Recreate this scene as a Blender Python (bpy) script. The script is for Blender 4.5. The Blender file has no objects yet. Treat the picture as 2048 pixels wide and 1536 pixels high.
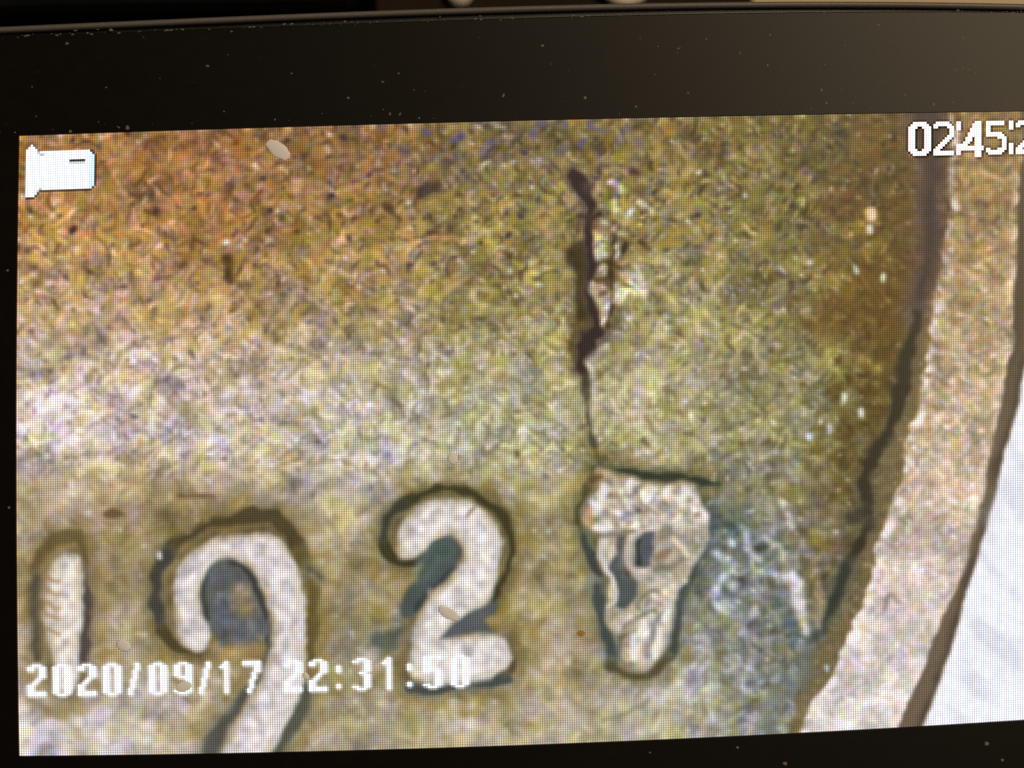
import bpy, math, random
import numpy as np

MM = 0.001
sc = bpy.context.scene

# ------------------------------------------------------------------ camera
HFOV = 35.0
CAM_ROT = [math.radians(a) for a in (-0.61, -1.0, -1.2)]
CAM_LOC = np.array([-7.19, 5.75, 140.5])          # millimetres, screen glass at z = 0

def rot_xyz(a, b, c):
    ca, sa, cb, sb, cc, s_ = math.cos(a), math.sin(a), math.cos(b), math.sin(b), math.cos(c), math.sin(c)
    rx = np.array([[1, 0, 0], [0, ca, -sa], [0, sa, ca]])
    ry = np.array([[cb, 0, sb], [0, 1, 0], [-sb, 0, cb]])
    rz = np.array([[cc, -s_, 0], [s_, cc, 0], [0, 0, 1]])
    return rz @ ry @ rx

CAM_R = rot_xyz(*CAM_ROT)
CAM_F = 1024 / math.tan(math.radians(HFOV / 2))
cam_data = bpy.data.cameras.new('camera')
cam_data.sensor_fit = 'HORIZONTAL'
cam_data.angle = math.radians(HFOV)
cam_data.clip_start = 0.005
cam_data.clip_end = 20
cam_data.dof.use_dof = True
cam_data.dof.focus_distance = 140.5 * MM
cam_data.dof.aperture_fstop = 5.0
cam = bpy.data.objects.new('camera', cam_data)
cam.location = CAM_LOC * MM
cam.rotation_euler = CAM_ROT
sc.collection.objects.link(cam)
sc.camera = cam

# ------------------------------------------------------------------ dim room light
world = bpy.data.worlds.new('World')
sc.world = world
world.use_nodes = True
world.node_tree.nodes['Background'].inputs[0].default_value = (0.012, 0.010, 0.009, 1)
world.node_tree.nodes['Background'].inputs[1].default_value = 0.25

def area_lamp(name, loc, target, size, power, col):
    l = bpy.data.lights.new(name, 'AREA')
    l.shape = 'RECTANGLE'
    l.size, l.size_y = size
    l.energy = power
    l.color = col
    o = bpy.data.objects.new(name, l)
    o.location = loc
    d = np.array(target, float) - np.array(loc, float)
    from mathutils import Vector
    o.rotation_euler = Vector(d).to_track_quat('-Z', 'Y').to_euler()
    sc.collection.objects.link(o)
    return o

area_lamp('ceiling_lamp', (0.50, 0.32, 0.95), (0.03, 0.02, 0), (0.60, 0.42), 10.6, (1.0, 0.77, 0.49))

sc.view_settings.view_transform = 'Standard'
sc.view_settings.look = 'None'
sc.view_settings.exposure = 0
sc.view_settings.gamma = 1
sc.view_settings.use_curve_mapping = False
sc.render.engine = 'CYCLES'
sc.cycles.use_denoising = False

# ------------------------------------------------------------------ helpers
def at(px, py, z=0.0):
    """photo pixel (2048 wide) -> point in millimetres on the plane z"""
    px = np.asarray(px, float); py = np.asarray(py, float)
    d = np.stack([(px - 1024) / CAM_F, (768 - py) / CAM_F, -np.ones_like(px)], -1) @ CAM_R.T
    t = (z - CAM_LOC[2]) / d[..., 2]
    return CAM_LOC + d * t[..., None]

def link(name, verts, faces, mat, parent=None, smooth=False):
    me = bpy.data.meshes.new(name)
    me.from_pydata([tuple(v) for v in verts], [], faces)
    me.materials.append(mat)
    if smooth:
        me.polygons.foreach_set('use_smooth', [True] * len(me.polygons))
    me.update()
    o = bpy.data.objects.new(name, me)
    sc.collection.objects.link(o)
    if parent is not None:
        o.parent = parent
    return o

def tag(o, label, cat=None, group=None, kind=None):
    o['label'] = label
    if cat: o['category'] = cat
    if group: o['group'] = group
    if kind: o['kind'] = kind
    return o

def loft(rings, cap_first=False, cap_last=False):
    n = len(rings[0]); v = []; f = []
    for r in rings: v += [tuple(p) for p in r]
    for k in range(len(rings) - 1):
        for i in range(n):
            j = (i + 1) % n
            f.append((k * n + i, k * n + j, (k + 1) * n + j, (k + 1) * n + i))
    if cap_first: f.append(tuple(range(n))[::-1])
    if cap_last: f.append(tuple(range((len(rings) - 1) * n, len(rings) * n)))
    return v, f

def mat_base(name):
    m = bpy.data.materials.new(name)
    m.use_nodes = True
    nt = m.node_tree
    return m, nt, nt.nodes['Principled BSDF']

def plain(name, col, rough=0.5, metal=0.0, spec=0.5, noise=None, bump=0.0, nscale=300):
    m, nt, b = mat_base(name)
    b.inputs['Base Color'].default_value = (*col, 1)
    b.inputs['Roughness'].default_value = rough
    b.inputs['Metallic'].default_value = metal
    b.inputs['Specular IOR Level'].default_value = spec
    tc = nt.nodes.new('ShaderNodeTexCoord')
    n = nt.nodes.new('ShaderNodeTexNoise'); n.inputs['Scale'].default_value = nscale
    n.inputs['Detail'].default_value = 6
    nt.links.new(tc.outputs['Object'], n.inputs['Vector'])
    if noise:
        r = nt.nodes.new('ShaderNodeMix'); r.data_type = 'RGBA'
        r.inputs[6].default_value = (*col, 1); r.inputs[7].default_value = (*noise, 1)
        nt.links.new(n.outputs['Fac'], r.inputs[0]); nt.links.new(r.outputs[2], b.inputs['Base Color'])
    if bump:
        bp = nt.nodes.new('ShaderNodeBump'); bp.inputs['Strength'].default_value = bump
        bp.inputs['Distance'].default_value = 0.0002
        nt.links.new(n.outputs['Fac'], bp.inputs['Height']); nt.links.new(bp.outputs['Normal'], b.inputs['Normal'])
    return m

# ------------------------------------------------------------------ LCD pixel grid
NU, NV = 480, 272
TOPC = (5.76091872e-06, -3.65034404e-02, 273.52)      # top and bottom border of the lit area
BOTC = (-1.42659258e-05, -6.25871176e-03, 1511.8)
def lcd(u, v):
    t = v / NV
    X = 39 + 4.57 * u - 24 * t * (1 - t) * (1 - u / NU)
    return X, np.polyval(TOPC, X) * (1 - t) + np.polyval(BOTC, X) * t

# ---- PICTURE BEGIN
def screen_picture():
    """The frame the microscope shows: returns (NV, NU, 3) sRGB picture and a (NV, NU) map of what each pixel shows."""
    S = 2
    rng = np.random.default_rng(1927)
    h, w = NV * S, NU * S
    uu, vv = np.meshgrid((np.arange(w) + .5) / S, (np.arange(h) + .5) / S)
    X, Y = lcd(uu, vv)
    px = 4.57 / S

    def band(wl, bw=.45, seed=None, aniso=1.0, ang=0.0):
        r = np.random.default_rng(seed) if seed is not None else rng
        n = r.standard_normal((h, w))
        fy = np.fft.fftfreq(h)[:, None]; fx = np.fft.fftfreq(w)[None, :]
        a = math.radians(ang)
        f1 = fx * math.cos(a) + fy * math.sin(a); f2 = -fx * math.sin(a) + fy * math.cos(a)
        f = np.sqrt((f1 * aniso) ** 2 + (f2 / aniso) ** 2) + 1e-9
        g = np.exp(-(np.log(f * wl / px)) ** 2 / (2 * bw * bw)); g[0, 0] = 0
        o = np.fft.ifft2(np.fft.fft2(n) * g).real
        return o / o.std()

    def blur(a, sig):
        if sig <= 0: return a
        fy = np.fft.fftfreq(h)[:, None]; fx = np.fft.fftfreq(w)[None, :]
        g = np.exp(-2 * (math.pi * sig / px) ** 2 * (fx * fx + fy * fy))
        if a.ndim == 3: return np.stack([blur(a[..., i], sig) for i in range(3)], -1)
        p = 24
        b = np.pad(a, p, mode='edge')
        fy = np.fft.fftfreq(h + 2 * p)[:, None]; fx = np.fft.fftfreq(w + 2 * p)[None, :]
        g = np.exp(-2 * (math.pi * sig / px) ** 2 * (fx * fx + fy * fy))
        return np.fft.ifft2(np.fft.fft2(b) * g).real[p:-p, p:-p]

    wx, wy = band(38, .4, 11) * 1.5 + band(90, .5, 12) * 2.4, band(38, .4, 13) * 1.5 + band(90, .5, 14) * 2.4
    XW, YW = X + wx, Y + wy
    lin = lambda a, b, t: np.clip((t - a) / (b - a), 0, 1)
    def sst(a, b, t):
        q = lin(a, b, t); return q * q * (3 - 2 * q)

    def window(pts, pad):
        p = np.asarray(pts, float)
        m = (X > p[:, 0].min() - pad) & (X < p[:, 0].max() + pad) & (Y > p[:, 1].min() - pad) & (Y < p[:, 1].max() + pad)
        return m

    def smooth_line(pts, closed, n=4):
        p = np.asarray(pts, float); out = []
        k = len(p); rngk = range(k if closed else k - 1)
        for i in rngk:
            p0 = p[(i - 1) % k] if closed or i > 0 else p[i]
            p1, p2 = p[i], p[(i + 1) % k]
            p3 = p[(i + 2) % k] if closed or i + 2 < k else p2
            for t in np.arange(n) / n:
                out.append(.5 * ((2 * p1) + (-p0 + p2) * t + (2 * p0 - 5 * p1 + 4 * p2 - p3) * t * t + (-p0 + 3 * p1 - 3 * p2 + p3) * t ** 3))
        if not closed: out.append(p[-1])
        return np.array(out)

    def dist(pts, widths=None, pad=130, warp=1.0, closed=False, n=4):
        """distance to a curve (minus its local half width)"""
        p = np.asarray(pts, float)
        ww = np.full(len(p), 0.0) if widths is None else np.asarray(widths, float) * .50 + .6
        p3 = smooth_line(np.column_stack([p, ww]), closed, n)
        if closed: p3 = np.vstack([p3, p3[:1]])
        m = window(p, pad); x = X[m] + wx[m] * warp; y = Y[m] + wy[m] * warp
        d = np.full(x.shape, 1e6)
        for a, b in zip(p3[:-1], p3[1:]):
            e = b[:2] - a[:2]; L = e @ e + 1e-9
            t = np.clip(((x - a[0]) * e[0] + (y - a[1]) * e[1]) / L, 0, 1)
            q = np.hypot(x - a[0] - t * e[0], y - a[1] - t * e[1]) - (a[2] + (b[2] - a[2]) * t)
            np.minimum(d, q, out=d)
        D = np.full((h, w), 1e6); D[m] = d
        return D

    def sdf(poly, pad=130, warp=1.0, n=4):
        p = smooth_line(poly, True, n)
        D = dist(poly, None, pad, warp, True, n)
        m = window(poly, pad); x = X[m] + wx[m] * warp; y = Y[m] + wy[m] * warp
        ins = np.zeros(x.shape, bool)
        for a, b in zip(p, np.roll(p, -1, 0)):
            c = ((a[1] > y) != (b[1] > y)) & (x < (b[0] - a[0]) * (y - a[1]) / (b[1] - a[1] + 1e-12) + a[0])
            ins ^= c
        s = np.ones((h, w)); s[m] = np.where(ins, -1, 1)
        return D * s

    # ---------------- colour of the coin's field, as the sensor saw it
    cp = []
    for y, row in {
        290: [(100,152,112,58),(400,142,100,56),(700,134,98,60),(1000,112,92,64),(1300,122,98,56),(1600,106,88,48),(1750,94,68,36)],
        450: [(100,160,122,64),(400,148,108,56),(700,142,110,58),(1000,134,112,62),(1300,134,114,66),(1600,120,104,60),(1750,98,72,28)],
        600: [(100,178,150,106),(400,166,136,84),(700,152,128,82),(1000,140,120,72),(1300,148,132,92),(1550,130,115,72),(1720,112,82,30)],
        750: [(100,195,178,150),(400,188,170,140),(700,174,160,128),(1000,160,148,112),(1300,168,153,114),(1600,140,128,90),(1750,110,90,36)],
        880: [(100,208,197,182),(400,205,194,175),(700,194,186,164),(1000,170,162,127),(1300,168,154,112),(1600,142,134,98),(1720,106,96,50)],
        1000: [(100,168,150,112),(250,152,132,86),(400,142,124,74),(650,162,150,117),(1080,162,150,100),(1500,125,122,88),(1620,130,120,85),(1700,104,92,50)],
        1150: [(60,160,146,110),(230,142,127,84),(700,152,140,94),(1090,160,147,98),(1480,122,130,124),(1600,128,124,104),(1680,96,92,60)],
        1300: [(60,165,150,120),(250,152,140,100),(720,154,144,107),(1120,162,147,108),(1420,150,148,130),(1550,126,128,105)],
        1440: [(100,206,198,186),(250,196,187,168),(420,168,153,112),(700,160,150,112),(1000,178,166,126),(1300,174,167,134),(1500,150,148,122)],
    }.items():
        cp += [(x, y, r, g, b) for x, r, g, b in row]
    cp = np.array(cp, float)
    cp[:, 3] += 6 * np.clip((cp[:, 0] - 500) / 500, 0, 1) * (cp[:, 1] < 900)
    cp[:, 4] += 5
    num = np.zeros((h, w, 3)); den = np.zeros((h, w))
    sub = (slice(None, None, 6), slice(None, None, 6))
    xs, ys = X[sub], Y[sub]
    num = np.zeros(xs.shape + (3,)); den = np.zeros(xs.shape)
    for x, y, *c in cp:
        k = 1 / (((xs - x) / 1.3) ** 2 + (ys - y) ** 2 + 70 ** 2) ** 1.9
        num += k[..., None] * np.array(c); den += k
    base = np.repeat(np.repeat(num / den[..., None], 6, 0), 6, 1)[:h, :w] / 255
    base = blur(base, 30)
    patch = band(170, .6, 31)
    base *= (1 + .045 * patch + .035 * band(85, .5, 33) + .04 * band(300, .5, 34))[..., None]
    base[..., 2] *= 1.05 - .07 * np.clip(band(130, .6, 32), -1.5, 2)

    # ---------------- the granular metal, caught by ring light of several tints
    n1 = band(30, .42, 41, 1.15, -42); n2 = band(26, .40, 42, 1.15, 38); g3 = band(52, .4, 43); g4 = band(15, .35, 44)
    sel = sst(-.8, .8, band(150, .5, 45))
    hgt = n1 * (1 - sel) + n2 * sel + 1.2 * g3 + .15 * g4
    gy, gx = np.gradient(hgt); gx /= gx.std(); gy /= gy.std()
    com = (gx * math.cos(-1.5) + gy * math.sin(-1.5))[..., None]
    side = (gx * math.cos(-.2) + gy * math.sin(-.2))
    blueness = .55 * band(38, .45, 51) + .45 * side + .35 * band(80, .5, 56)      # yellow <-> lavender
    redness = .7 * band(40, .45, 52) + .5 * band(90, .5, 57) - .3 * side           # olive <-> orange
    tint = np.stack([.36 * redness, -.16 * redness - .05 * blueness, blueness * .95], -1)
    lum = .62 * com[..., 0] + .42 * band(34, .4, 54) + .38 * band(66, .4, 55) + .12 * g4
    top = 1 - sst(420, 820, Y)
    amp = .070 + .035 * top + .02 * sst(1350, 1500, X) * (1 - sst(900, 1000, Y))
    amp = amp * (1 - .30 * sst(900, 1060, Y) * (1 - sst(1330, 1420, X)))
    chro = .050 + .030 * top
    val = 1 + (amp * lum)[..., None] + chro[..., None] * tint
    pic = base * np.clip(val, .3, None)
    # thin bright curved facets and sparkling crystals
    rid = np.exp(-(band(48, .45, 58) / .13) ** 2) * sst(.15, 1.0, band(44, .45, 59)) * sst(-.6, .6, com[..., 0])
    sp = np.clip(.62 * band(25, .4, 61) + .62 * lum - 1.02, 0, 1.4)
    spc = np.stack([.90 + .05 * redness, .89 - .02 * redness, .74 + .14 * np.clip(blueness, -1, 1.3) + .06 * (1 - top)], -1)
    k = np.clip(.50 * rid + .62 * sp, 0, .8) * (.92 - .18 * top)
    pic = pic + (spc - pic) * k[..., None]
    # crystal facets: thousands of small curved flakes, each catching the light its own way
    pal = np.array([(1.26,1.22,.95), (1.36,1.32,1.30), (1.10,1.12,.62), (1.14,.94,.66), (.98,1.08,.72), (1.14,1.06,1.32), (.70,.68,.60), (.82,.76,.56), (.74,.70,.84), (1.22,1.06,1.0), (.60,.55,.48)])
    wt_top = np.array([.15,.06,.20,.15,.13,.04,.09,.09,.03,.04,.04]); wt_mid = np.array([.17,.17,.11,.06,.10,.11,.09,.08,.05,.05,.02])
    NF = 23000
    big = rng.random(NF) < .13
    fx_, fy_ = rng.uniform(0, w, NF), rng.uniform(0, h, NF)
    fa = rng.uniform(0, math.pi, NF); fl = rng.gamma(3.2, 1.05, NF) + 1.9; fw = rng.uniform(1.1, 2.4, NF); fb = rng.normal(0, .045, NF); fs = rng.uniform(.35, .95, NF)
    fl[big] *= 1.9; fw[big] *= 2.3; fs[big] *= .6
    pick_t = rng.choice(len(pal), NF, p=wt_top / wt_top.sum()); pick_m = rng.choice(len(pal), NF, p=wt_mid / wt_mid.sum()); pr = rng.random(NF)
    for i in range(NF):
        R_ = int(fl[i] + 3); x0, y0 = int(fx_[i]), int(fy_[i])
        xa, xb, ya, yb = max(0, x0 - R_), min(w, x0 + R_ + 1), max(0, y0 - R_), min(h, y0 + R_ + 1)
        yy, xx = np.mgrid[ya:yb, xa:xb]
        dx, dy = xx - fx_[i], yy - fy_[i]
        ca, sa = math.cos(fa[i]), math.sin(fa[i])
        p, q = dx * ca + dy * sa, -dx * sa + dy * ca
        q = q - fb[i] * p * p
        m_ = np.exp(-((p / fl[i]) ** 2 + (q / fw[i]) ** 2) ** 1.5)
        t_ = top[min(y0, h - 1), min(x0, w - 1)]
        m_ *= (.62 + .38 * t_)
        c_ = pal[pick_t[i]] if pr[i] < t_ else pal[pick_m[i]]
        tgt = np.minimum(base[ya:yb, xa:xb] * c_ + (.05 if c_[2] > 1.25 else 0), .96)
        pic[ya:yb, xa:xb] += (tgt - pic[ya:yb, xa:xb]) * (m_ * fs[i])[..., None]
    # dark pits, mostly in the brown toning at the top
    pit = .75 * np.clip(band(36, .45, 62) * .75 - lum * .3 + .35 * band(110, .5, 63) - 1.2, 0, 1.5) * (1 - .6 * sst(450, 700, Y))
    pic = pic + (np.array([.27, .20, .20]) - pic) * np.clip(pit * .65, 0, .75)[..., None]
    # purplish toning patches along the top border
    tone = np.clip(band(60, .5, 64) - .75, 0, 1) * (1 - sst(270, 340, Y)) * sst(600, 900, X) * (1 - sst(1150, 1350, X))
    pic = pic + (np.array([.36, .32, .40]) - pic) * np.clip(tone * .8, 0, .7)[..., None]

    pic = pic * blur(base, 45) / np.maximum(blur(pic, 45), .03)
    fine = pic - blur(pic, 14)
    fl_ = fine.mean(-1, keepdims=True)
    pic = np.clip(pic + fl_ * (.20 + .08 * top)[..., None] + (fine - fl_) * (.30 * top - .10)[..., None], .05, 1)
    calm = (.55 * sst(900, 1000, Y) * (1 - sst(1330, 1420, X)))[..., None]
    pic = pic + (blur(pic, 7) - pic) * calm
    wob = band(95, .5, 35)
    grain = np.clip(pic / np.maximum(base, .05) - 1, -.5, .6)
    def lay(col, mask, keep=.35):
        """paint a colour, keeping some of the metal's grain"""
        nonlocal pic
        col = np.asarray(col, float) / 255
        c = np.clip(col * (1 + keep * grain), 0, 1)
        pic = pic + (c - pic) * np.clip(mask, 0, 1)[..., None]
    def stroke(pts, widths, col, soft=9, alpha=1.0, keep=.3, warp=.55):
        d = dist(pts, widths, 60, warp, n=3)
        if sum(col) < 300:
            lay(np.asarray(col) * 1.25 + 8, .55 * alpha * (1 - sst(-2, soft * 1.3 + 12, d)), keep + .3)
            lay(np.asarray(col) * .74, alpha * (1 - sst(-soft * .9, soft * .75, d + 2.5 * wob)), keep)
        else:
            lay(col, alpha * (1 - sst(-soft, soft, d)), keep)
        return d
    def area(poly, col, soft=8, alpha=1.0, keep=.35, warp=1.0):
        d = sdf(poly, 110, warp)
        lay(col, alpha * (1 - sst(-soft, soft, d)), keep)
        return d
    def conv(ox, oy, s):
        return lambda L: [(ox + a / s, oy + b / s) for a, b in L]

    # ---------------- brown stain against the rim
    IN = [(1906,150),(1903,292),(1897,345),(1897,423),(1887,501),(1884,532),(1872,579),(1862,642),(1858,697),(1847,755),(1835,820),(1812,875),(1806,935),(1786,1000),(1766,1055),(1752,1104),(1742,1152),(1720,1221),(1688,1285),(1663,1348),(1634,1396),(1609,1443),(1580,1500),(1540,1600)]
    GR = [(1850,150),(1850,235),(1862,323),(1861,390),(1859,439),(1858,517),(1841,579),(1833,626),(1825,673),(1820,700),(1809,738),(1807,778),(1790,828),(1764,884),(1738,928),(1731,975),(1738,1018),(1737,1045),(1724,1075),(1694,1133),(1671,1190),(1653,1238),(1628,1270)]
    dgr = dist(GR, None, 230, 1.2)
    leftof = sdf([(x, y) for x, y in GR] + [(1300,1270),(1300,150)], 40, 1.0, 2) < 0
    lay((86,68,30), .92 * (1 - sst(15, 165, dgr + 42 * band(75, .55, 71))) * (1 - .55 * sst(800, 1050, Y)), .75)
    lay((84,60,32), .72 * (1 - sst(0, 75, dgr + 14 * band(60, .5, 72))) * (1 - sst(560, 760, Y)), .35)
    area([(1690,560),(1740,520),(1800,540),(1810,640),(1760,690),(1700,660),(1640,690),(1625,630)], (94,70,28), 22, .65, .4)
    area([(1640,400),(1700,370),(1730,400),(1700,440),(1650,440)], (88,62,34), 14, .6, .4)
    area([(1630,500),(1680,490),(1725,515),(1690,540),(1640,530)], (100,80,36), 14, .55, .4)

    # ---------------- rim
    OUT = [(2062,150),(2050,300),(2042,360),(2037,423),(2034,532),(2028,595),(2028,689),(2016,732),(2004,797),(1990,875),(1978,932),(1968,1004),(1950,1062),(1922,1158),(1890,1228),(1868,1285),(1843,1348),(1805,1437),(1775,1510),(1740,1600)]
    SH = [(2330,150),(2100,600),(2048,746),(2039,803),(2028,846),(2010,903),(1992,990),(1976,1048),(1947,1142),(1928,1206),(1914,1259),(1897,1316),(1871,1389),(1846,1452),(1820,1520),(1790,1600)]
    far = [(2600,1600),(2600,150)]
    # slope between the groove and the rim
    slope = sdf(IN + GR[::-1], 60, .8, 3)
    lay((108,95,66), .9 * (1 - sst(-6, 8, slope)) * sst(520, 700, Y), .5)
    lay((138,110,64), .32 * (1 - sst(0, 16, dist(IN, None, 60, .8))) * sst(520, 640, Y) * (1 - .4 * sst(900, 1100, Y)), .3)
    rim_d = sdf(IN + OUT[::-1], 60, .9, 3)
    rm = 1 - sst(-5, 5, rim_d)
    rc = np.stack([np.interp(Y, [300, 450, 600, 800, 1000, 1200, 1400], k) for k in
                   ([130,146,162,178,190,200,208], [106,122,140,158,172,187,200], [66,84,106,130,155,180,196])], -1) / 255
    q1 = band(34, .5, 81); q2 = band(66, .5, 82); q3 = band(17, .4, 83)
    rg = .55 * q1 + .6 * q2 + .3 * q3
    rc = rc * (1 + .05 * band(190, .5, 87) + .03 * band(90, .5, 88))[..., None]
    rimcol = rc * (1 + (.105 - .04 * sst(800, 1200, Y))[..., None] * (.7 * rg[..., None] + .6 * tint) + (.55 - .2 * sst(800, 1200, Y))[..., None] * grain)
    e1 = (1 - sst(0, 26, dist(IN, None, 60, .5) + 7 * band(80, .5, 84)))  # glints painted along the rim's inner edge
    rimcol += (np.array([.97, .94, .95]) - rimcol) * (e1 * (.40 + .5 * np.clip(band(48, .5, 85), -1, 1)))[..., None] * .8
    e2 = (1 - sst(0, 26, dist(OUT, None, 60, .9)))  # warm highlights painted along the outer edge
    rimcol += (np.array([.96, .84, .76]) - rimcol) * (np.clip(e2 * (.42 + .6 * np.clip(band(56, .5, 86), -1, 1)), 0, 1))[..., None] * .8
    pic += (rimcol - pic) * rm[..., None]
    stroke([(1770,1220),(1778,1196),(1788,1190),(1797,1204)], [8,9,9,8], (120,105,95), 6, .6)
    stroke([(1815,960),(1870,955),(1930,985)], [16,18,10], (225,190,150), 10, .4)
    stroke([(1790,1125),(1840,1122),(1880,1113)], [5,6,3], (225,225,225), 5, .6)
    # inner groove line
    stroke(GR[:8], [58,60,46,36,32,30,22,20], (76,61,58), 22, .95, .15)
    stroke(GR[7:21], [22,18,20,32,26,18,20,24,28,26,20,18,24,18], (62,56,40), 8, .92, .2, .9)
    stroke(GR[19:], [22,22,24,18], (64,70,60), 9, .9, .2)
    stroke([(1628,1272),(1604,1268),(1592,1240)], [16,14,8], (66,76,74), 8, .85, .2)
    stroke([(1604,1290),(1606,1330),(1588,1362),(1560,1390),(1540,1440),(1535,1500)], [40,48,44,40,34,30], (96,106,102), 18, .75, .35)
    stroke([(1700,1046),(1720,1028),(1738,1030)], [30,28,20], (66,64,52), 9, .7, .2)
    # coin edge in shadow, then white paper
    sh_d = sdf(OUT + SH[::-1], 60, .25, 3)
    lay((104,90,72), 1 - sst(-5, 5, sh_d), .04)
    lay((74,62,46), (1 - sst(-5, 5, sh_d)) * (1 - .9 * sst(650, 950, Y)), .04)
    stroke([(x - 6, y) for x, y in SH[1:]], [14] * (len(SH) - 1), (78,66,52), 14, .65, .02, .25)
    pap = sdf(SH + far, 60, .25, 3)
    pm = 1 - sst(-5, 6, pap)
    sm = np.clip(band(160, .5, 91, 1.6, 50), -1.5, 1.5)
    pc = np.array([.905, .912, .955]) * (1 - .055 * np.clip(sm, 0, 2) - .014 * band(40, .5, 92))[..., None]
    pic += (pc - pic) * pm[..., None]
    for pts, a in (([(1985,1040),(2010,975),(2060,935)], .35), ([(1925,1330),(1950,1280),(1990,1310),(2000,1360)], .22), ([(1985,1120),(2030,1090),(2070,1100)], .15)):
        d = dist(pts, [26] * len(pts), 80, .5); lay((196,198,208), a * (1 - sst(-12, 18, d)), 0)

    # ---------------- crack
    c1 = conv(1040, 300, 3.84); c2 = conv(1040, 660, 4.452)
    stroke(c1([(380,830),(420,790),(500,800),(540,870),(500,960),(480,1150),(500,1300),(540,1400)]), [12,30,48,46,40,32,32,36], (72,60,32), 9, .9, .3)
    stroke(c2([(560,60),(520,180),(500,280),(520,360)]), [40,40,26,14], (98,84,36), 9, .8, .35)
    CR = c1([(415,165),(440,230),(490,310),(525,390),(543,480),(545,560),(530,660),(545,760),(565,880),(560,980),(545,1100),(575,1230),(595,1330),(600,1420)]) + c2([(640,60),(590,190),(540,300),(555,370),(585,450)])
    crk = stroke(CR, [19,30,25,16,16,15,15,20,22,19,23,18,18,26,33,31,21,12,11], (62,48,46), 4.5, .97, .1, .8)
    stroke(c2([(585,450),(580,560),(600,700),(625,830),(640,980),(675,1080),(690,1190)]), [9,11,9,11,8,9,12], (84,82,58), 6, .8, .3)
    stroke(c1([(560,535),(630,505)]), [7,9], (58,44,34), 4, .9)
    stroke(c1([(630,130),(610,170),(560,260),(520,290)]), [10,12,9,8], (88,68,60), 6, .7)
    stroke(c1([(745,640),(720,730),(715,850),(690,960),(712,1080),(705,1210),(670,1350)]), [9,6,7,13,8,7,9], (60,46,30), 4, .9, .2)
    stroke(c1([(815,710),(785,800)]), [9,7], (60,48,34), 4, .85)
    stroke(c1([(640,870),(700,870),(770,900)]), [6,9,6], (70,54,30), 4, .85)
    stroke(c1([(860,150),(890,160)]), [16,14], (74,56,48), 6, .8)
    for pts, ws in (([(610,640),(640,800)], (20, 16)), ([(630,900),(610,1040),(640,1180),(640,1330)], (18, 26, 22, 12)), ([(800,940),(860,1000),(930,1080),(800,1080),(770,1150)], (14, 22, 12, 20, 16)),
                    ([(730,260),(760,300),(720,380),(740,450)], (14, 10, 10, 14)), ([(745,750),(745,820)], (9, 9))):
        stroke(c1(pts), ws, (204,194,168), 6, .78, 1.3)
    for pts in ([(590,650),(600,830)], [(560,1030),(545,1080),(580,1130)], [(690,1100),(660,1250)], [(880,900),(920,990),(955,1080),(950,1110)], [(740,1040),(745,1100)], [(690,250),(740,250),(770,310)], [(650,560),(800,650)], [(620,900),(640,960)], [(720,1160),(780,1130)], [(860,470),(800,560)], [(1010,470),(920,400)]):
        stroke(c1(pts), [10] * len(pts), (226,218,200), 6, .6, .8)
    for pts in ([(600,610),(690,590)], [(760,900),(800,930)], [(600,1010),(660,1000)], [(620,1100),(660,1090)], [(830,600),(850,660)], [(920,700),(980,760)]):
        stroke(c1(pts), [8] * len(pts), (96,74,44), 5, .7, .4)
    stroke(c2([(770,140),(700,180),(610,270),(640,340),(660,500),(660,680),(700,960)]), [10,12,14,14,9,9,8], (206,198,182), 7, .55, .6)

    # ---------------- ochre halo round the numerals
    def halo(poly, col, r0, r1, a, nz):
        d = sdf(poly, r1 + 40, 1.0)
        lay(col, a * (1 - sst(r0, r1, d + 16 * band(60, .5, nz))), .6)
    k1 = conv(0, 960, 2.667); k9 = conv(280, 960, 2.7425); k2 = conv(700, 900, 2.955); k7 = conv(1080, 880, 3.071)
    ONE = k1([(355,385),(400,400),(430,450),(440,560),(440,680),(430,800),(422,930),(415,1040),(385,1130),(340,1150),(300,1100),(285,1000),(265,910),(240,800),(225,680),(237,560),(272,450),(310,400)])
    NINE = k9([(300,945),(345,928),(370,880),(376,820),(350,770),(335,700),(325,620),(335,560),(365,490),(420,440),(490,425),(540,445),(600,480),(640,530),(668,590),(692,680),(715,780),(720,880),(710,960),(685,1040),(640,1130),(560,1250),(500,1345),(460,1440),(430,1560),(560,1640),(690,1540),(770,1400),(840,1265),(888,1150),(905,1050),(910,900),(902,720),(887,580),(865,490),(830,400),(780,340),(720,295),(640,283),(560,290),(490,308),(400,325),(320,362),(240,430),(197,520),(182,620),(186,730),(197,820),(230,895)])
    TWO = k2([(300,640),(345,640),(400,615),(445,580),(500,527),(560,506),(620,515),(655,560),(665,610),(648,665),(610,720),(560,770),(510,820),(468,870),(425,925),(390,985),(375,1060),(365,1150),(345,1240),(345,1320),(380,1365),(480,1385),(650,1376),(800,1360),(880,1320),(930,1270),(950,1200),(935,1130),(895,1097),(800,1091),(700,1095),(600,1106),(525,1116),(565,1068),(640,1000),(705,958),(780,920),(830,870),(860,800),(873,700),(883,600),(895,540),(882,470),(850,420),(800,370),(740,330),(690,297),(600,290),(490,292),(440,315),(380,350),(320,410),(285,480),(272,540),(280,600)])
    SEVEN = k7([(340,185),(400,175),(470,215),(560,228),(640,258),(760,265),(900,258),(962,290),(982,370),(1020,430),(1036,500),(1030,580),(1000,680),(940,755),(890,850),(840,960),(818,1080),(800,1180),(745,1310),(690,1380),(600,1420),(540,1405),(500,1330),(505,1240),(530,1180),(440,1170),(412,1120),(415,1030),(405,930),(415,850),(370,770),(355,650),(385,590),(320,570),(260,500),(250,420),(300,350),(370,285)])
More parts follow.
